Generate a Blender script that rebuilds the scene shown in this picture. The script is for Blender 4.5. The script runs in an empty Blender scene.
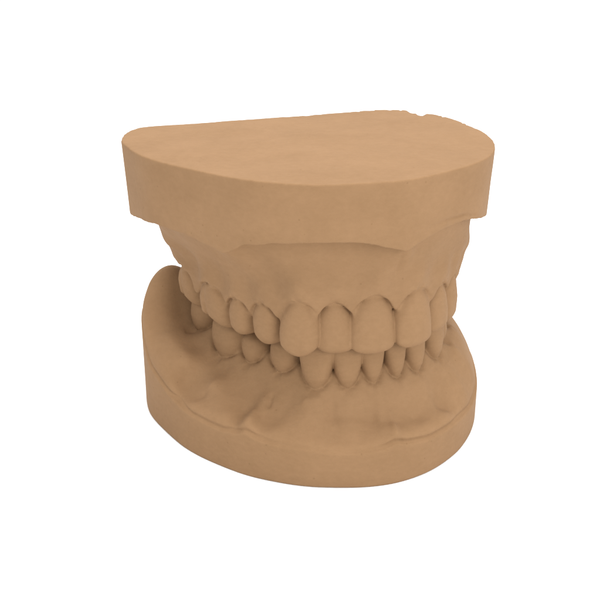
import bpy, math, time
import numpy as np
from mathutils import Matrix, Vector

S = bpy.context.scene
COL = S.collection

# ------------------------------------------------------------------ camera
PITCH = math.radians(22.0)
cam_d = bpy.data.cameras.new("camera")
cam = bpy.data.objects.new("camera", cam_d)
COL.objects.link(cam)
cam_d.sensor_width = 36.0
cam_d.lens = 950.0 / 600.0 * 36.0
cam_d.clip_start = 0.1
cam_d.clip_end = 2000.0
cam.location = (0.0, -17.6165, 10.0275)          # one unit is one centimetre
cam.rotation_euler = (math.pi / 2 - PITCH, 0, 0)
S.camera = cam

# ------------------------------------------------------------------ light
world = bpy.data.worlds.new("World")
S.world = world
world.use_nodes = True
bg = world.node_tree.nodes["Background"]
bg.inputs[0].default_value = (1.0, 1.0, 1.0, 1)
bg.inputs[1].default_value = 1.12


def softbox(name, loc, target, sx, sy, power, colour=(1, 1, 1)):
    d = bpy.data.lights.new(name, 'AREA')
    d.shape = 'RECTANGLE'
    d.size, d.size_y = sx, sy
    d.energy = power
    d.color = colour
    o = bpy.data.objects.new(name, d)
    COL.objects.link(o)
    o.location = loc
    o.rotation_euler = (Vector(target) - Vector(loc)).to_track_quat('-Z', 'Y').to_euler()
    return o


softbox("softbox", (2, 2, 60), (0, 0, 0), 60, 60, 46500)
softbox("front_softbox", (25, -42, 24), (0, 0, 3), 20, 20, 10500)

S.view_settings.view_transform = 'Standard'
S.view_settings.look = 'None'
S.view_settings.exposure = 0
S.view_settings.gamma = 1

# ------------------------------------------------------------------ materials
def plaster():
    m = bpy.data.materials.new("tan_plaster")
    m.use_nodes = True
    nt = m.node_tree
    N, L = nt.nodes, nt.links
    b = N["Principled BSDF"]
    b.inputs["Roughness"].default_value = 0.85
    b.inputs["Specular IOR Level"].default_value = 0.18
    tc = N.new("ShaderNodeTexCoord")
    n1 = N.new("ShaderNodeTexNoise"); n1.inputs["Scale"].default_value = 0.9
    n1.inputs["Detail"].default_value = 5; n1.inputs["Roughness"].default_value = 0.6
    n2 = N.new("ShaderNodeTexNoise"); n2.inputs["Scale"].default_value = 7.0
    n2.inputs["Detail"].default_value = 4; n2.inputs["Roughness"].default_value = 0.65
    mp = N.new("ShaderNodeMapping"); mp.inputs["Scale"].default_value = (1.0, 1.0, 1.6)
    L.new(tc.outputs["Object"], mp.inputs["Vector"])
    L.new(mp.outputs[0], n1.inputs["Vector"]); L.new(mp.outputs[0], n2.inputs["Vector"])
    mix = N.new("ShaderNodeMix"); mix.data_type = 'FLOAT'; mix.inputs[0].default_value = 0.4
    L.new(n1.outputs["Fac"], mix.inputs[2]); L.new(n2.outputs["Fac"], mix.inputs[3])
    cr = N.new("ShaderNodeValToRGB")
    cr.color_ramp.elements[0].position = 0.32
    cr.color_ramp.elements[0].color = (0.226, 0.1300, 0.063, 1)
    cr.color_ramp.elements[1].position = 0.68
    cr.color_ramp.elements[1].color = (0.262, 0.1530, 0.0770, 1)
    L.new(mix.outputs[0], cr.inputs[0])
    # small dark pores
    n3 = N.new("ShaderNodeTexVoronoi"); n3.inputs["Scale"].default_value = 3.2
    L.new(tc.outputs["Object"], n3.inputs["Vector"])
    r3 = N.new("ShaderNodeValToRGB")
    r3.color_ramp.elements[0].position = 0.03; r3.color_ramp.elements[0].color = (0.72, 0.68, 0.62, 1)
    r3.color_ramp.elements[1].position = 0.075; r3.color_ramp.elements[1].color = (1, 1, 1, 1)
    L.new(n3.outputs["Distance"], r3.inputs[0])
    mm = N.new("ShaderNodeMix"); mm.data_type = 'RGBA'; mm.blend_type = 'MULTIPLY'
    mm.inputs[0].default_value = 0.5
    L.new(cr.outputs[0], mm.inputs[6]); L.new(r3.outputs[0], mm.inputs[7])
    L.new(mm.outputs[2], b.inputs["Base Color"])
    n4 = N.new("ShaderNodeTexNoise"); n4.inputs["Scale"].default_value = 11.0
    n4.inputs["Detail"].default_value = 6; n4.inputs["Roughness"].default_value = 0.6
    L.new(tc.outputs["Object"], n4.inputs["Vector"])
    mg = N.new("ShaderNodeMapping"); mg.inputs["Scale"].default_value = (1.5, 14.0, 14.0)
    mg.inputs["Rotation"].default_value = (0, 0, math.radians(25))
    L.new(tc.outputs["Object"], mg.inputs["Vector"])
    n5 = N.new("ShaderNodeTexNoise"); n5.inputs["Scale"].default_value = 1.2
    n5.inputs["Detail"].default_value = 4
    L.new(mg.outputs[0], n5.inputs["Vector"])
    ad = N.new("ShaderNodeMath"); ad.operation = 'MULTIPLY_ADD'; ad.inputs[1].default_value = 0.5
    L.new(n5.outputs["Fac"], ad.inputs[0]); L.new(n4.outputs["Fac"], ad.inputs[2])
    bp = N.new("ShaderNodeBump"); bp.inputs["Strength"].default_value = 0.35
    bp.inputs["Distance"].default_value = 0.02
    L.new(ad.outputs[0], bp.inputs["Height"])
    L.new(bp.outputs[0], b.inputs["Normal"])
    return m


def white_paper():
    m = bpy.data.materials.new("white_paper")
    m.use_nodes = True
    b = m.node_tree.nodes["Principled BSDF"]
    b.inputs["Base Color"].default_value = (0.9, 0.9, 0.9, 1)
    b.inputs["Roughness"].default_value = 0.95
    b.inputs["Specular IOR Level"].default_value = 0.0
    return m


PLASTER = plaster()
PAPER = white_paper()

# ------------------------------------------------------------------ the surface it stands on
me = bpy.data.meshes.new("tabletop")
r = 600.0
me.from_pydata([(-r, -r, 0), (r, -r, 0), (r, r, 0), (-r, r, 0)], [], [(0, 1, 2, 3)])
me.materials.append(PAPER)
table = bpy.data.objects.new("tabletop", me)
table["kind"] = "structure"
COL.objects.link(table)

# ------------------------------------------------------------------ field tools
H = 0.025
X0, X1, Y0, Y1 = -4.0, 4.25, -2.6, 4.9
xs = np.arange(X0, X1, H, dtype=np.float32)
ys = np.arange(Y0, Y1, H, dtype=np.float32)
GX, GY = np.meshgrid(xs, ys, indexing='ij')
rng = np.random.RandomState(7)
CEN = (0.2, 1.3)                       # middle of the casts, for angles


def smin(a, b, k):
    h = np.maximum(k - np.abs(a - b), 0) / k
    return np.minimum(a, b) - h * h * k * 0.25


def smax(a, b, k):
    h = np.maximum(k - np.abs(a - b), 0) / k
    return np.maximum(a, b) + h * h * k * 0.25


def chaikin(P, n=3):
    P = np.array(P, float)
    for _ in range(n):
        Q = np.roll(P, -1, 0)
        P = np.stack([P * .75 + Q * .25, P * .25 + Q * .75], 1).reshape(-1, 2)
    return P


def poly_sdf(P, X, Y):
    P = np.array(P, np.float32)
    d = np.full(X.shape, 1e9, np.float32)
    ins = np.zeros(X.shape, bool)
    n = len(P)
    for i in range(n):
        a, b = P[i], P[(i + 1) % n]
        e = b - a
        wx, wy = X - a[0], Y - a[1]
        t = np.clip((wx * e[0] + wy * e[1]) / (e @ e + 1e-12), 0, 1)
        d = np.minimum(d, (wx - e[0] * t) ** 2 + (wy - e[1] * t) ** 2)
        if a[1] != b[1]:
            c = (a[1] > Y) != (b[1] > Y)
            ins ^= c & (X < (b[0] - a[0]) * (Y - a[1]) / (b[1] - a[1]) + a[0])
    d = np.sqrt(d)
    return np.where(ins, -d, d)


def rbf(pts, vals, smooth=1e-3):
    """thin plate interpolation of scattered values"""
    P = np.array(pts, float); v = np.array(vals, float)
    n = len(P)
    def k(r2): return 0.5 * r2 * np.log(r2 + 1e-9)
    r2 = ((P[:, None] - P[None]) ** 2).sum(-1)
    A = np.zeros((n + 3, n + 3))
    A[:n, :n] = k(r2) + np.eye(n) * smooth
    A[:n, n] = 1; A[:n, n + 1:] = P
    A[n, :n] = 1; A[n + 1:, :n] = P.T
    w = np.linalg.solve(A, np.r_[v, 0, 0, 0])
    def f(X, Y):
        out = w[n] + w[n + 1] * X + w[n + 2] * Y
        for i in range(n):
            out = out + w[i] * k((X - P[i, 0]) ** 2 + (Y - P[i, 1]) ** 2)
        return out.astype(np.float32)
    return f


def angle(x, y):                        # 0 straight to the viewer, + towards the right
    return np.arctan2(x - CEN[0], -(y - CEN[1]))


TH = angle(GX, GY).astype(np.float32)


def by_angle(table):
    """periodic interpolation of a value by the angle of its point"""
    a = np.array([angle(x, y) for x, y, _ in table]); v = np.array([z for *_, z in table])
    o = np.argsort(a); a, v = a[o], v[o]
    a = np.r_[a[-1] - 2 * np.pi, a, a[0] + 2 * np.pi]; v = np.r_[v[-1], v, v[0]]
    tt = np.linspace(-np.pi, np.pi, 1441)
    vv = np.interp(tt, a, v)
    ker = np.hanning(19); ker /= ker.sum()
    vv = np.convolve(np.r_[vv[-10:-1], vv, vv[1:10]], ker, 'valid')
    return lambda th: np.interp(th, tt, vv).astype(np.float32)


def upsample(c, n):
    """cubic-ish upsampling of axis lengths to n"""
    for ax, m in enumerate(n):
        L = c.shape[ax]
        t = np.linspace(1, L - 2.001, m)
        i = np.floor(t).astype(int); f = (t - i)
        W = np.zeros((m, L), np.float32)
        r_ = np.arange(m)
        W[r_, i - 1] += (1 - f) ** 3 / 6
        W[r_, i] += (3 * f ** 3 - 6 * f ** 2 + 4) / 6
        W[r_, i + 1] += (-3 * f ** 3 + 3 * f ** 2 + 3 * f + 1) / 6
        W[r_, i + 2] += f ** 3 / 6
        c = np.moveaxis(np.tensordot(W, c, (1, ax)), 0, ax)
    return c


def noise3(n, cell):
    size = [max(int(round(m * H / cell)) + 5, 6) for m in n]
    return upsample(rng.randn(*size).astype(np.float32), n).astype(np.float32) * 1.7


def noise2(n, cell):
    size = [max(int(round(m * H / cell)) + 5, 6) for m in n]
    return upsample(rng.randn(*size).astype(np.float32), n).astype(np.float32) * 1.5


def surface_nets(F):
    """vertices, quads and normals of the zero surface of F (index space)"""
    nx, ny, nz = F.shape
    neg = F < 0
    c = np.zeros((nx - 1, ny - 1, nz - 1), np.uint8)
    offs = [(i, j, k) for i in (0, 1) for j in (0, 1) for k in (0, 1)]
    for i, j, k in offs:
        c += neg[i:nx - 1 + i, j:ny - 1 + j, k:nz - 1 + k]
    act = (c > 0) & (c < 8)
    cells = np.argwhere(act)
    idx = np.full(act.shape, -1, np.int32)
    idx[act] = np.arange(len(cells), dtype=np.int32)
    acc = np.zeros((len(cells), 3)); cnt = np.zeros(len(cells))
    edges = [(a, b) for a in offs for b in offs if sum(b) - sum(a) == 1 and all(q >= p for p, q in zip(a, b))]
    for a, b in edges:
        fa = F[cells[:, 0] + a[0], cells[:, 1] + a[1], cells[:, 2] + a[2]]
        fb = F[cells[:, 0] + b[0], cells[:, 1] + b[1], cells[:, 2] + b[2]]
        m = (fa < 0) != (fb < 0)
        t = np.where(m, fa / np.where(m, fa - fb, 1), 0)
        p = np.array(a)[None] + (np.array(b) - np.array(a))[None] * t[:, None]
        acc[m] += p[m]; cnt[m] += 1
    V = cells + acc / cnt[:, None]
    quads = []
    for ax in range(3):
        o = [slice(1, -1)] * 3; o[ax] = slice(0, -1)
        p = [slice(1, -1)] * 3; p[ax] = slice(1, None)
        A = neg[tuple(o)]; B = neg[tuple(p)]
        cr = np.argwhere(A != B)
        base = cr + 1; base[:, ax] -= 1
        s = A[cr[:, 0], cr[:, 1], cr[:, 2]]
        u, v = (ax + 1) % 3, (ax + 2) % 3
        q = []
        for du, dv in ((-1, -1), (0, -1), (0, 0), (-1, 0)):
            t = base.copy(); t[:, u] += du; t[:, v] += dv
            q.append(idx[t[:, 0], t[:, 1], t[:, 2]])
        q = np.stack(q, 1)
        q[~s] = q[~s][:, ::-1]
        quads.append(q)
    Q = np.concatenate(quads)
    Q = Q[(Q >= 0).all(1)]
    G = []
    i0 = np.clip(np.floor(V).astype(int), 1, np.array(F.shape) - 3)
    fr = V - i0
    for ax in range(3):
        g = np.zeros(len(V))
        for o in offs:
            w = np.prod([fr[:, d] if o[d] else 1 - fr[:, d] for d in range(3)], 0)
            p = [i0[:, d] + o[d] for d in range(3)]
            hi = list(p); lo = list(p)
            hi[ax] = p[ax] + 1; lo[ax] = p[ax] - 1
            g += w * (F[tuple(hi)] - F[tuple(lo)])
        G.append(g)
    Nn = np.stack(G, 1)
    Nn /= np.linalg.norm(Nn, axis=1)[:, None] + 1e-12
    return V, Q, Nn


def make_mesh(name, V, Q, Nn, origin, parent):
    used, inv = np.unique(Q, return_inverse=True)
    v = (V[used] - origin).astype(np.float32); q = inv.reshape(-1, 4).astype(np.int32)
    me = bpy.data.meshes.new(name)
    me.vertices.add(len(v)); me.vertices.foreach_set("co", v.ravel())
    me.loops.add(q.size); me.loops.foreach_set("vertex_index", q.ravel())
    me.polygons.add(len(q))
    me.polygons.foreach_set("loop_start", np.arange(0, q.size, 4, dtype=np.int32))
    me.update(calc_edges=True)
    me.validate()
    me.polygons.foreach_set("use_smooth", np.ones(len(me.polygons), bool))
    me.normals_split_custom_set_from_vertices(Nn[used].astype(np.float32).tolist())
    me.materials.append(PLASTER)
    o = bpy.data.objects.new(name, me)
    COL.objects.link(o)
    o.parent = parent
    o.location = Vector(origin) - parent.location
    return o


# ------------------------------------------------------------------ teeth
PROFILE = {   # s: 0 at the biting edge, 1 at the gum; half width factor, facial, lingual offset factor
    'incisor': dict(a=([-.3, 0, .12, .35, .65, 1], [.86, .93, .98, 1.0, .97, .88]), pt=3.0,
                    f=([-.3, 0, .15, .45, .8, 1, 1.2], [-.10, -.05, -.015, .0, -.02, -.07, -.12]),
                    l=([-.3, 0, .3, .8, 1, 2.2], [-.26, -.30, -.44, -.66, -.7, -.7]), p=2.1, kt=.19, cusp=0.05, pw=3),
    'canine': dict(a=([-.3, 0, .2, .4, .7, 1], [.62, .78, .95, 1.0, .97, .88]), pt=2.8,
                   f=([-.3, 0, .2, .5, .8, 1, 1.2], [-.17, -.10, -.03, .0, -.02, -.06, -.12]),
                   l=([-.3, 0, .3, .8, 1, 2.2], [-.28, -.34, -.55, -.8, -.85, -.8]), p=2.3, kt=.16, cusp=0.28, pw=1.6),
    'premolar': dict(a=([-.3, 0, .25, .45, .8, 1], [.66, .80, .96, 1.0, .95, .86]), pt=3.0,
                     f=([-.3, 0, .25, .6, .85, 1, 1.2], [-.17, -.11, -.035, .0, -.02, -.05, -.1]),
                     l=([-.3, 0, .3, 1, 2.2], [-.75, -.8, -.88, -.85, -.7]), p=2.4, kt=.16, cusp=0.26, pw=1.5),
    'molar': dict(a=([-.3, 0, .25, .45, .8, 1], [.80, .88, .97, 1.0, .97, .92]), pt=2.6,
                  f=([-.3, 0, .25, .6, .85, 1, 1.2], [-.18, -.12, -.04, .0, -.015, -.04, -.1]),
                  l=([-.3, 0, .3, 1, 2.2], [-.9, -.95, -1.02, -1.0, -.8]), p=2.7, kt=.16, cusp=0.10, pw=2),
    # lower front teeth: widest at the edge, narrow and rounded at the gum
    'peg': dict(a=([-.3, 0, .15, .4, .7, 1], [1.0, 1.0, .99, .94, .84, .74]), pt=2.8,
                f=([-.3, 0, .2, .5, .8, 1, 1.2], [-.12, -.08, -.04, .0, .0, -.05, -.12]),
                l=([-.3, 0, .3, .8, 1, 2.2], [-.20, -.24, -.36, -.55, -.6, -.5]), p=2.4, kt=.08, cusp=0.03, pw=3),
}
S0 = .35


def tooth_field(t, X, Y, Z):
    """t: x, y of the facial surface, normal angle, width, tip z, gum z, kind, lean, tilt.
    Returns the tooth and the prism in front of its crown that no gum may enter."""
    P = PROFILE[t['kind']]
    a = math.radians(t['ang'])
    n = (math.sin(a), -math.cos(a)); tg = (math.cos(a), math.sin(a))
    dx, dy = X - t['x'], Y - t['y']
    T = dx * tg[0] + dy * tg[1]
    Nn = dx * n[0] + dy * n[1]
    up = 1.0 if t['gum'] > t['tip'] else -1.0
    L = abs(t['gum'] - t['tip'])
    s = (Z - t['tip']) * up / L
    T = T - t.get('tilt', 0.0) * (s - .5) * L           # tooth axis leaning along the arch
    Nn = Nn + t.get('lean', 0.0) * (s - .3) * L         # root tucked in
    def outline(top):                                   # crown outline closing in an arch at the gum
        cap = np.clip((s - S0) / (top - S0), 0, .9999)
        pt = t.get('pt', P['pt'])
        cap = (1 - cap ** pt) ** (1 / pt)
        return (np.interp(s, *P['a']) * cap * t['w'] / 2 + .01).astype(np.float32)
    hw = outline(1.035)
    ho = outline(1.0)
    nf = np.interp(s, *P['f']).astype(np.float32)
    nl = np.interp(s, *P['l']).astype(np.float32)
    if t['kind'] == 'molar':
        nf = nf - .06 * np.exp(-((T - t.get('groove', .02)) / .07) ** 2) * np.clip(1.15 - s, 0, 1)
    b = (nf - nl) / 2; c = (nf + nl) / 2
    p = P['p']
    # the body behind the face keeps more width than the arched outline
    hb = np.maximum(hw, .55 * t['w'] / 2 * np.clip((.9 - s) * 5, 0, 1))
    hb = hw
    u = np.abs(T) / hb; v = np.abs(Nn - c) / b
    rr = (u ** p + v ** p) ** (1 / p)
    side = (rr - 1) * np.minimum(np.maximum(hb, .06), b) * .9
    cusp = P['cusp'] * t.get('cusp', 1.0)
    tt = np.abs(T - t.get('peak', 0.0)) / (t['w'] / 2)
    tip = cusp * tt ** P['pw'] * .55
    if t['kind'] == 'molar':
        tip = .07 * np.cos(T / (t['w'] / 2) * math.pi * 1.05 - t.get('groove', .02) * 6) + .05
    g = (t['tip'] + up * tip - Z) * up * .95
    f = smax(side, g, P['kt'])
    f = smax(f, (s - 1.035) * L, .05).astype(np.float32)
    o = smax(np.abs(T) - .86 * ho, (s - .985) * L, .10)
    o = smax(smax(o, nf - .11 - Nn, .05), Nn - .14, .12).astype(np.float32)
    return f, o


def place_teeth(F, ID, zs, teeth, k):
    # each gum margin is cut free of the crowns, then the crowns are set into it
    done = []
    for i, t in enumerate(teeth):
        R = t['w'] * .5 + 1.15
        lo = [np.searchsorted(xs, t['x'] - R), np.searchsorted(ys, t['y'] - R)]
        hi = [np.searchsorted(xs, t['x'] + R), np.searchsorted(ys, t['y'] + R)]
        z0, z1 = sorted((t['tip'], t['gum']))
        k0, k1 = max(np.searchsorted(zs, z0 - .3), 0), min(np.searchsorted(zs, z1 + .3), len(zs))
        sl = (slice(lo[0], hi[0]), slice(lo[1], hi[1]), slice(k0, k1))
        f, o = tooth_field(t, xs[lo[0]:hi[0], None, None], ys[None, lo[1]:hi[1], None], zs[None, None, k0:k1])
        a = math.radians(t['ang'])
        near = (((xs[lo[0]:hi[0], None] - t['x']) * math.sin(a) - (ys[None, lo[1]:hi[1]] - t['y']) * math.cos(a)) < .3)
        F[sl] = smax(F[sl], -o - .006, .06)
        F[sl] += np.where(near[:, :, None], .042 * np.exp(-(np.maximum(f, 0) / .075) ** 2), 0).astype(np.float32)
        done.append((sl, f))
    G = F.copy()
    TF = np.full(F.shape, 9.0, np.float32)
    for i, (sl, f) in enumerate(done):
        upd = (f < TF[sl]) & (f < G[sl])
        ID[sl][upd] = i + 2
        TF[sl] = smin(TF[sl], f, .012)
    F[...] = smin(G, TF, k)


def heel(X, Y, off=0.0):
    # flat trimmed back of both casts, through (-3.3, 2.45) and (1.7, 4.45)
    d = np.array([5.0, 2.0]); d /= np.linalg.norm(d)
    return ((X + 3.3) * (-d[1]) + (Y - 2.45) * d[0] - off).astype(np.float32)


# ================================================================== LOWER CAST
t0 = time.time()
BASE = [(-3.3, 2.35), (-3.5, 1.75), (-3.35, .89), (-3.14, .35), (-2.66, -.41), (-2.22, -.97), (-1.57, -1.51), (-.97, -1.89),
        (-.38, -2.12), (.19, -2.26), (.76, -2.29), (1.33, -2.26), (1.91, -2.10), (2.53, -1.73), (3.09, -1.12),
        (3.52, -.35), (3.73, .28), (3.84, 1.0), (3.84, 2.0), (3.6, 3.2), (3.0, 4.2), (2.2, 4.55), (1.2, 4.2), (-2.2, 2.85), (-2.9, 2.6)]
zl = np.arange(-.1, 3.35, H, dtype=np.float32)
sd = poly_sdf(chaikin(BASE, 3), GX, GY) - .02

LOWER = [  # patient's right second molar round to the left second molar
    dict(x=-2.27, y=1.02, ang=-58, w=.84, tip=2.55, gum=1.82, kind='premolar', cusp=.5, drop=.0),
    dict(x=-1.67, y=.10, ang=-50, w=1.04, tip=2.45, gum=1.62, kind='premolar', cusp=.8, drop=.10),
    dict(x=-1.06, y=-.42, ang=-42, w=.68, tip=2.35, gum=1.72, kind='premolar', drop=.2),
    dict(x=-.44, y=-.90, ang=-36, w=.70, tip=2.45, gum=1.74, kind='premolar'),
    dict(x=.27, y=-1.38, ang=-14, w=.68, tip=2.55, gum=1.62, kind='peg', cusp=3, pt=4.0),
    dict(x=.92, y=-1.42, ang=4, w=.57, tip=2.5, gum=1.65, kind='peg', pt=3.4),
    dict(x=1.44, y=-1.28, ang=18, w=.48, tip=2.5, gum=1.69, kind='peg'),
    dict(x=1.93, y=-1.05, ang=30, w=.46, tip=2.5, gum=1.70, kind='peg'),
    dict(x=2.37, y=-.76, ang=42, w=.50, tip=2.5, gum=1.69, kind='peg'),
    dict(x=2.84, y=-.20, ang=56, w=.64, tip=2.55, gum=1.72, kind='peg', cusp=3),
    dict(x=3.05, y=.45, ang=76, w=.68, tip=2.45, gum=1.82, kind='premolar', drop=.05),
    dict(x=3.08, y=1.15, ang=84, w=.7, tip=2.4, gum=1.85, kind='premolar', drop=-.03),
    dict(x=3.00, y=2.05, ang=92, w=1.02, tip=2.45, gum=1.85, kind='molar', drop=-.03),
    dict(x=2.80, y=3.0, ang=98, w=.95, tip=2.5, gum=1.95, kind='molar', drop=-.03),
]


def between(t, u, inset):
    a = math.radians((t['ang'] + u['ang']) / 2)
    x = (t['x'] + u['x']) / 2; y = (t['y'] + u['y']) / 2
    return x - math.sin(a) * inset, y + math.cos(a) * inset


def facial(t, off):
    a = math.radians(t['ang'])
    return t['x'] + math.sin(a) * off, t['y'] - math.cos(a) * off


EDGE_L = [(-3.45, 2.0, 2.15), (-3.42, 1.5, 2.02), (-3.34, .95, 1.72), (-3.15, .39, 1.3), (-2.94, .04, 1.2), (-2.67, -.39, 1.03), (-2.18, -1.0, .90), (-1.55, -1.53, .86),
          (-1.22, -1.74, .90), (-1.04, -1.83, 1.0), (-.85, -1.93, .90), (-.49, -2.07, .85), (.19, -2.24, .83), (.74, -2.29, .77), (1.31, -2.24, .79),
          (1.62, -2.19, .83), (1.82, -2.12, .93), (2.0, -2.05, .85), (2.49, -1.75, .79), (3.03, -1.17, .79), (3.55, -.24, .74), (3.73, .3, .78), (3.82, 1.0, .85), (3.8, 2.0, 1.0), (3.5, 3.2, 1.3)]
pts, val = [], []
def add(x, y, z): pts.append((x, y)); val.append(z)
for i, (x, y, z) in enumerate(EDGE_L):
    dx, dy = CEN[0] - x, CEN[1] - y; l = math.hypot(dx, dy)
    rise = .26 if i < 5 else (.16 if i < 8 else .09)    # rounded shoulder just inside the trimmed edge
    add(x, y, z + rise * .6)
    if 5 <= i < 20:
        add(x + dx / l * .16, y + dy / l * .16, z + rise + .03)
        add(x + dx / l * .40, y + dy / l * .40, z + max(.17, rise + .06))
for t in LOWER:
    add(*facial(t, .03), t['gum'] - .06); add(*facial(t, -.10), t['gum'] + .04)
    add(*facial(t, .16), t['gum'] - t.get('drop', .25))
    add(*facial(t, -.75), t['gum'] + .05)
for t, u in zip(LOWER[:-1], LOWER[1:]):
    g = (t['gum'] + u['gum']) / 2
    add(*between(t, u, .06), g + .08); add(*between(t, u, .14), g + .28)
    add(*between(t, u, -.15), g - .5 * (t.get('drop', .25) + u.get('drop', .25)) - .02)
for p in [(-3.3, 1.95, 2.60), (-2.85, 2.15, 2.86), (-2.45, 1.9, 2.60), (-2.0, 2.3, 2.3), (-3.2, 1.55, 2.34), (-2.85, 1.6, 2.42), (-3.1, 1.05, 1.98), (-2.75, 1.15, 1.98),
          (-2.6, 1.5, 2.08), (-2.7, .4, 1.74), (-2.3, -.1, 1.55), (-1.8, -.65, 1.36), (-3.0, .5, 1.68), (-2.5, 2.5, 2.6),
          (3.5, 1.0, 1.56), (3.35, 1.0, 1.76), (3.62, .4, 1.20), (3.35, .5, 1.60), (3.55, 2.0, 1.5), (3.3, 3.2, 2.0), (2.9, 3.7, 2.2), (3.2, 0.0, 1.42), (3.3, -.3, 1.16),
          (0, 2, 1.2), (.8, 1, 1.15), (1.2, 2.8, 1.2), (-1.1, 1.8, 1.3), (1.8, 1.0, 1.2)]:
    add(*p)
hl = rbf(pts, val, 8e-3)(GX, GY)


def ridge(x0, y0, x1, y1, wd, amp):
    ex, ey = x1 - x0, y1 - y0
    t = np.clip(((GX - x0) * ex + (GY - y0) * ey) / (ex * ex + ey * ey), 0, 1)
    d2 = (GX - x0 - ex * t) ** 2 + (GY - y0 - ey * t) ** 2
    return amp * np.exp(-d2 / wd ** 2)


hl += ridge(-1.02, -1.78, -.70, -1.20, .15, .07) + ridge(-.60, -1.32, -.56, -1.20, .06, -.045)
hl += ridge(1.82, -2.05, 1.72, -1.55, .08, .06) + ridge(1.68, -1.72, 1.70, -1.45, .12, -.04)
hl += ridge(.65, -1.60, 1.35, -1.58, .17, -.13)          # hollow below the front teeth
hl += ridge(-.35, -1.84, 1.5, -1.90, .26, .085)            # pale rolled lip
hl += ridge(-.45, -1.40, .05, -1.72, .24, .10)            # bulges either side of it
hl += ridge(2.05, -1.75, 2.75, -1.25, .26, .10)
hl += ridge(-1.75, -.85, -1.35, -1.15, .32, .06) + ridge(-1.10, -1.30, -1.22, -1.55, .15, -.03)
hl += ridge(-2.45, .05, -2.75, .6, .22, .05)
hl += ridge(.1, -1.50, .50, -1.53, .08, .04) + ridge(.75, -1.56, 1.1, -1.54, .08, .035)   # rolled gum rims
hl += noise2(GX.shape, .45) * .016 + noise2(GX.shape, .18) * .004
gx, gy = np.gradient(hl, H)
sl_ = np.sqrt(1 + np.minimum(gx * gx + gy * gy, 6))

el = by_angle([e for e in EDGE_L] + [(3.0, 4.2, 1.9), (1.2, 4.2, 1.9), (-2.2, 2.85, 2.1)])(TH)
Z3 = zl[None, None, :]
base = np.maximum(sd[:, :, None] + 0 * Z3, heel(GX, GY)[:, :, None])
base = smax(base, (Z3 - np.minimum(el, 2.2)[:, :, None] + .02) * .95, .05)
base = smax(base, -Z3, .03)
gum = (Z3 - hl[:, :, None]) / sl_[:, :, None]
gum = smax(gum, sd[:, :, None] + .02, .14)
gum = np.maximum(gum, heel(GX, GY)[:, :, None])
gum = smax(gum, .3 - Z3, .1).astype(np.float32)
base = base.astype(np.float32)
F = np.minimum(base, gum)
# the crease where the trimming wheel stopped
cr_amp = by_angle([(x, y, a) for (x, y, z), a in zip(EDGE_L, [.02] * 3 + [.035] * 7 + [.03, .015, .006, .006, .012, .03, .045, .045, .04, .04, .035, .03, .01, 0, 0])])(TH)
F += (cr_amp * (sd > -.22))[:, :, None] * np.exp(-((Z3 - el[:, :, None]) / .035) ** 2)
ID = (gum < base).astype(np.uint8)
F += noise3(F.shape, .5) * .004
place_teeth(F, ID, zl, LOWER, .05)
del base, gum
V, Q, Nn = surface_nets(F)
fid = ID[tuple(np.clip(np.round(V[Q[:, 0]]).astype(int), 0, np.array(F.shape) - 1).T)]
V = V * H + np.array([xs[0], ys[0], zl[0]])

NAMES = {'incisor': 'incisor', 'peg': 'incisor', 'canine': 'canine', 'premolar': 'premolar', 'molar': 'molar'}


def build_cast(name, label, teeth, V, Q, Nn, fid, origin):
    root = bpy.data.objects.new(name, None)
    root.empty_display_size = 1.0
    root.location = origin
    COL.objects.link(root)
    root["label"] = label
    root["category"] = "dental cast"
    make_mesh("base", V, Q[fid == 0], Nn, np.array(origin), root)
    make_mesh("gum", V, Q[fid == 1], Nn, np.array(origin), root)
    for i, t in enumerate(teeth):
        q = Q[fid == i + 2]
        if len(q):
            make_mesh("tooth", V, q, Nn, np.array([t['x'], t['y'], t['gum']]), root)
    return root


build_cast("lower_dental_cast", "lower half of the tan plaster dental model, standing on the white surface",
           LOWER, V, Q, Nn, fid, (0.1, 1.0, 0.0))
print("lower", len(Q), round(time.time() - t0, 1))

# ================================================================== UPPER CAST
t0 = time.time()
ZT = 5.91
TOPO = [(-3.56, 1.05), (-3.58, 1.75), (-3.40, 2.25), (-2.9, 2.50), (-1.93, 2.80), (-.87, 3.20), (.22, 3.62), (1.37, 4.08), (1.75, 4.28), (2.41, 4.25),
        (2.85, 3.88), (3.32, 3.30), (3.69, 2.2), (3.83, 1.35), (3.78, .52), (3.55, -.23), (3.18, -.85), (2.52, -1.49), (1.88, -1.97),
        (1.29, -2.17), (.71, -2.29), (.17, -2.31), (-.38, -2.2), (-.98, -1.99), (-1.90, -1.30), (-2.55, -.74), (-3.0, -.22), (-3.38, .6)]
zu = np.arange(2.05, 6.1, H, dtype=np.float32)
P = chaikin(TOPO, 3)
sdT = poly_sdf(P, GX, GY) - .02

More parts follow.
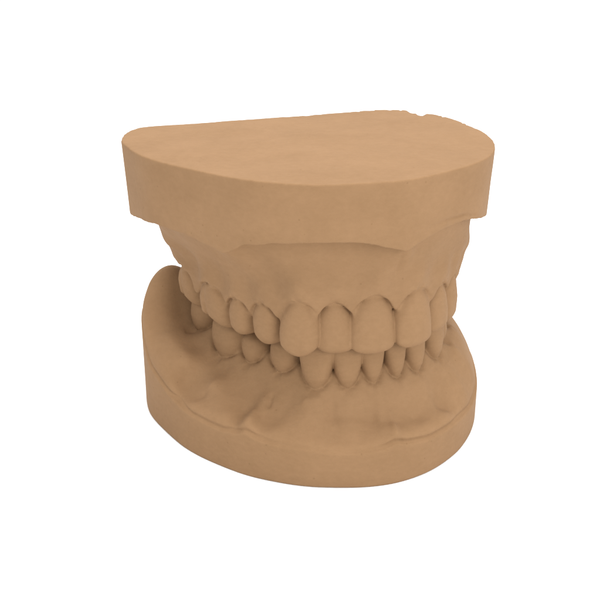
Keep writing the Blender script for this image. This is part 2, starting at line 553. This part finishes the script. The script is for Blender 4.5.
UPPER = [
    dict(x=-2.48, y=.95, gin=-.05, ang=-60, w=.97, tip=2.42, gum=3.24, kind='molar', groove=-.1),
    dict(x=-1.86, y=-.13, gin=-.05, ang=-52, w=1.10, tip=2.40, gum=3.27, kind='molar', groove=-.13),
    dict(x=-1.28, y=-.72, gin=-.05, ang=-45, w=.68, tip=2.40, gum=3.2, kind='premolar'),
    dict(x=-.75, y=-1.19, gin=-.03, ang=-37, w=.72, tip=2.40, gum=3.27, kind='premolar'),
    dict(x=-.07, y=-1.72, gin=.035, ang=-14, w=.76, tip=2.38, gum=3.49, kind='canine', lean=.05),
    dict(x=.655, y=-1.63, gin=.045, ang=3, w=.745, tip=2.42, gum=3.42, kind='incisor', lean=.06, tilt=-.05),
    dict(x=1.41, y=-1.60, gin=.03, ang=15, w=.86, tip=2.40, gum=3.56, kind='incisor', lean=.06),
    dict(x=2.27, y=-1.28, gin=.035, ang=36, w=.85, tip=2.42, gum=3.58, kind='incisor', lean=.06, tilt=.02),
    dict(x=2.80, y=-.60, ang=52, w=.74, tip=2.46, gum=3.44, kind='incisor', lean=.04),
    dict(x=3.12, y=-.02, ang=62, w=.76, tip=2.42, gum=3.46, kind='canine', lean=.04),
    dict(x=3.24, y=.68, bulge=.10, ang=80, w=.7, tip=2.40, gum=3.2, kind='premolar'),
    dict(x=3.28, y=1.34, bulge=.13, ang=86, w=.68, tip=2.40, gum=3.2, kind='premolar'),
    dict(x=3.20, y=2.2, bulge=.13, ang=92, w=1.02, tip=2.40, gum=3.2, kind='molar'),
    dict(x=3.02, y=3.15, bulge=.1, ang=98, w=.95, tip=2.45, gum=3.2, kind='molar'),
]
EDGE_U = [(-3.3, 2.4, 4.35), (-3.5, 1.6, 4.38), (-3.42, .89, 4.40), (-3.14, .26, 4.53), (-2.7, -.45, 4.63), (-2.15, -.99, 4.62), (-1.62, -1.4, 4.52),
          (-1.37, -1.58, 4.44), (-1.18, -1.72, 4.53), (-1.0, -1.87, 4.70), (-.4, -2.07, 4.81), (.17, -2.25, 4.86), (.73, -2.22, 4.86), (1.2, -2.11, 4.80),
          (1.56, -1.98, 4.68), (1.87, -1.85, 4.58), (2.12, -1.68, 4.70), (2.56, -1.35, 4.83), (2.98, -.97, 4.86),
          (3.3, -.5, 4.76), (3.47, -.21, 4.68), (3.6, .6, 4.5), (3.7, 1.5, 4.4), (3.2, 3.2, 4.4), (1.2, 4.0, 4.3), (-2.2, 2.8, 4.3)]
eu = by_angle(EDGE_U)(TH)

# gum radius as a function of angle and height
pts, val = [], []
def addr(x, y, z, dr=0.0):
    th = angle(x, y)
    pts.append((th * 2.6, z)); val.append(math.hypot(x - CEN[0], y - CEN[1]) + dr)
for t in UPPER:
    bl = t.get('bulge', 0.0)
    gi = t.get('gin', 0.0)
    addr(*facial(t, -.07 - gi), t['gum'] - .35); addr(*facial(t, -.015 - gi + bl * .6), t['gum'] + .06)
    addr(*facial(t, .015 + bl), t['gum'] + .35)
for t, u in zip(UPPER[:-1], UPPER[1:]):
    g = (t['gum'] + u['gum']) / 2
    bl = (t.get('bulge', 0) + u.get('bulge', 0)) / 2
    addr(*between(t, u, .065), g - .34); addr(*between(t, u, .06 - bl * .6), g + .06); addr(*between(t, u, .06 - bl), g + .4)
for p in [(-2.98, 1.5, 4.15), (-2.9, 1.0, 4.3), (-2.80, .5, 4.3), (-2.72, .9, 3.75), (-2.52, 1.0, 3.45), (-2.75, 1.7, 3.45), (-2.85, 2.2, 3.9),
          (-2.35, -.20, 4.35), (-1.95, -.72, 4.35), (-1.50, -1.15, 4.35), (-1.32, -1.42, 4.40), (-1.0, -1.40, 4.4), (-.4, -1.66, 4.5), (.17, -1.72, 4.6),
          (.73, -1.72, 4.6), (1.2, -1.68, 4.6), (1.70, -1.62, 4.5), (1.83, -1.66, 4.5), (2.1, -1.42, 4.5), (2.56, -1.02, 4.55), (2.95, -.55, 4.55),
          (3.22, -.05, 4.4), (3.41, .9, 4.3), (3.45, 1.0, 3.95), (3.44, 1.0, 3.6), (3.40, .5, 3.9), (3.4, 2.2, 4.2), (3.3, 2.2, 3.5),
          (3.1, 3.3, 4.1), (3.05, 3.3, 3.5)]:
    addr(*p)
rf = rbf(pts, val, 8e-3)
tt = np.linspace(-math.pi, math.pi, 721)
zz = np.arange(2.0, 6.2, .05)
TT, ZZ = np.meshgrid(np.clip(tt, -2.05, 2.35), zz, indexing='ij')
tab = rf(TT * 2.6, np.clip(ZZ, 2.8, 4.75))
tab += noise2(tab.shape, .30) * .014
# faint vertical frenum crease under the right-hand peak, and one at the midline lip fold
thf = angle(1.86, -1.7)
tab -= .02 * np.exp(-((TT - thf) / .010) ** 2) * np.clip((ZZ - 3.7) / .5, 0, 1)
tab += .03 * np.exp(-((TT - thf - .045) / .03) ** 2) * np.clip((ZZ - 3.7) / .5, 0, 1)
fi = (TH + math.pi) / (2 * math.pi) * 720
i0 = np.clip(np.floor(fi).astype(int), 0, 719); ff = (fi - i0)[:, :, None]
RZ = np.empty((len(tt), len(zu)), np.float32)
for j in range(len(tt)):
    RZ[j] = np.interp(zu, zz, tab[j])
RAD = np.hypot(GX - CEN[0], GY - CEN[1]).astype(np.float32)
gum = RAD[:, :, None] - (RZ[i0] * (1 - ff) + RZ[i0 + 1] * ff)
gum *= .93
gum = gum.astype(np.float32)

# lower limit of the gum: scalloped margins, palate inside
pts, val = [], []
for t in UPPER:
    add(*facial(t, .25), t['gum'] + .02); add(*facial(t, 0), t['gum']); add(*facial(t, -.12), t['gum'] - .02); add(*facial(t, -.85), t['gum'] + .05)
for t, u in zip(UPPER[:-1], UPPER[1:]):
    g = (t['gum'] + u['gum']) / 2
    add(*between(t, u, -.2), g - .40); add(*between(t, u, .03), g - .42); add(*between(t, u, .2), g - .40)
for p in [(.8, .8, 4.0), (0, 2, 4.1), (1, 3, 4.0), (1.7, 1.2, 4.0), (-1.0, 1.7, 3.9), (2.9, 3.8, 3.3), (-2.5, 2.0, 3.2), (-2.6, 2.6, 3.3)]:
    add(*p)
zm = rbf(pts, val, 1e-3)(GX, GY)
zm = np.clip(zm, 2.75, 4.2)
gx, gy = np.gradient(zm, H)
sl_ = np.sqrt(1 + np.minimum(gx * gx + gy * gy, 6))
Z3 = zu[None, None, :]
gum = smax(gum, (zm[:, :, None] - Z3) / sl_[:, :, None], .08)
gum = smax(gum, heel(GX, GY, -.06)[:, :, None] + 0 * Z3, .1)
gum = smax(gum, Z3 - 5.5, .1)

# slab: trimmed wall tapering inwards going down, vestibule roof
taper = (ZT - Z3) * .052
slab = sdT[:, :, None] + taper
rim = slab.copy()
inward = np.clip(-(sdT + .07), 0, .8)
roof = eu + .30 * np.clip(inward, 0, .5) + noise2(GX.shape, .12) * .008
slab = smax(slab, (roof[:, :, None] - Z3) * .93, .035)
slab = smax(slab, Z3 - ZT - noise2(GX.shape, .8)[:, :, None] * .006, .03).astype(np.float32)
rim_n = noise3(slab.shape, .07)
rim_n = np.clip(rim_n, 0, 2) * np.exp(-((Z3 - ZT) / .09) ** 2) * np.exp(-(sdT / .12) ** 2)[:, :, None]
slab = slab + (rim_n * (.006 + .045 * (np.exp(-((TH - 2.34) / .33) ** 2)))[:, :, None]).astype(np.float32)
# broken chips along the back right rim of the top
for cx, cy, cz, rx, ry, rz in [(2.56, 4.02, 5.98, .13, .50, .13), (2.72, 3.90, 5.99, .13, .40, .17), (2.18, 4.46, 5.97, .20, .16, .09), (1.84, 4.46, 5.95, .09, .20, .06), (2.0, 4.46, 5.95, .05, .16, .06), (3.02, 3.86, 5.96, .14, .16, .09), (3.16, 3.70, 5.96, .07, .14, .06),
                               (3.42, 3.32, 5.95, .12, .13, .07), (3.60, 2.92, 5.96, .11, .16, .08), (3.52, 3.12, 5.96, .06, .08, .06), (3.78, 2.30, 5.97, .11, .18, .08), (3.72, 2.60, 5.97, .07, .08, .05), (2.80, 3.98, 5.99, .12, .30, .11),
                               (3.90, 1.62, 5.95, .09, .16, .09), (3.46, 3.22, 5.98, .10, .10, .09), (3.66, 2.74, 5.97, .07, .08, .07), (3.30, 3.52, 5.93, .06, .1, .05)]:
    q = np.sqrt(((GX - cx) / rx)[:, :, None] ** 2 + ((GY - cy) / ry)[:, :, None] ** 2 + ((Z3 - cz) / rz) ** 2)
    slab = smax(slab, ((1 - q) * min(rx, ry, rz)).astype(np.float32), .03)
# faint scrapes in the wall, low on both sides
rs = noise3(slab.shape, .09)
mask = np.exp(-((Z3 - eu[:, :, None] - .10) / .09) ** 2) * (np.exp(-((TH - angle(2.7, -1.2)) / .30) ** 2) + np.exp(-((TH - angle(-1.75, -1.3)) / .14) ** 2))[:, :, None]
slab += (rs * mask * .014).astype(np.float32)
crack = np.abs(Z3 - (eu[:, :, None] + .16 - .25 * (TH[:, :, None] - angle(2.6, -1.3))))
slab += (.032 * np.exp(-(crack / .022) ** 2) * np.exp(-((TH - angle(2.85, -1.0)) / .18) ** 2)[:, :, None]).astype(np.float32)
F = smin(slab, gum, .07).astype(np.float32)
ID = (gum < slab).astype(np.uint8)
F += noise3(F.shape, .5) * .004
place_teeth(F, ID, zu, UPPER, .05)
del slab, gum, rs, mask, crack
V, Q, Nn = surface_nets(F)
fid = ID[tuple(np.clip(np.round(V[Q[:, 0]]).astype(int), 0, np.array(F.shape) - 1).T)]
V = V * H + np.array([xs[0], ys[0], zu[0]])
build_cast("upper_dental_cast", "upper half of the tan plaster dental model, its flat slab top chipped",
           UPPER, V, Q, Nn, fid, (0.1, 1.0, 2.4))
print("upper", len(Q), round(time.time() - t0, 1))
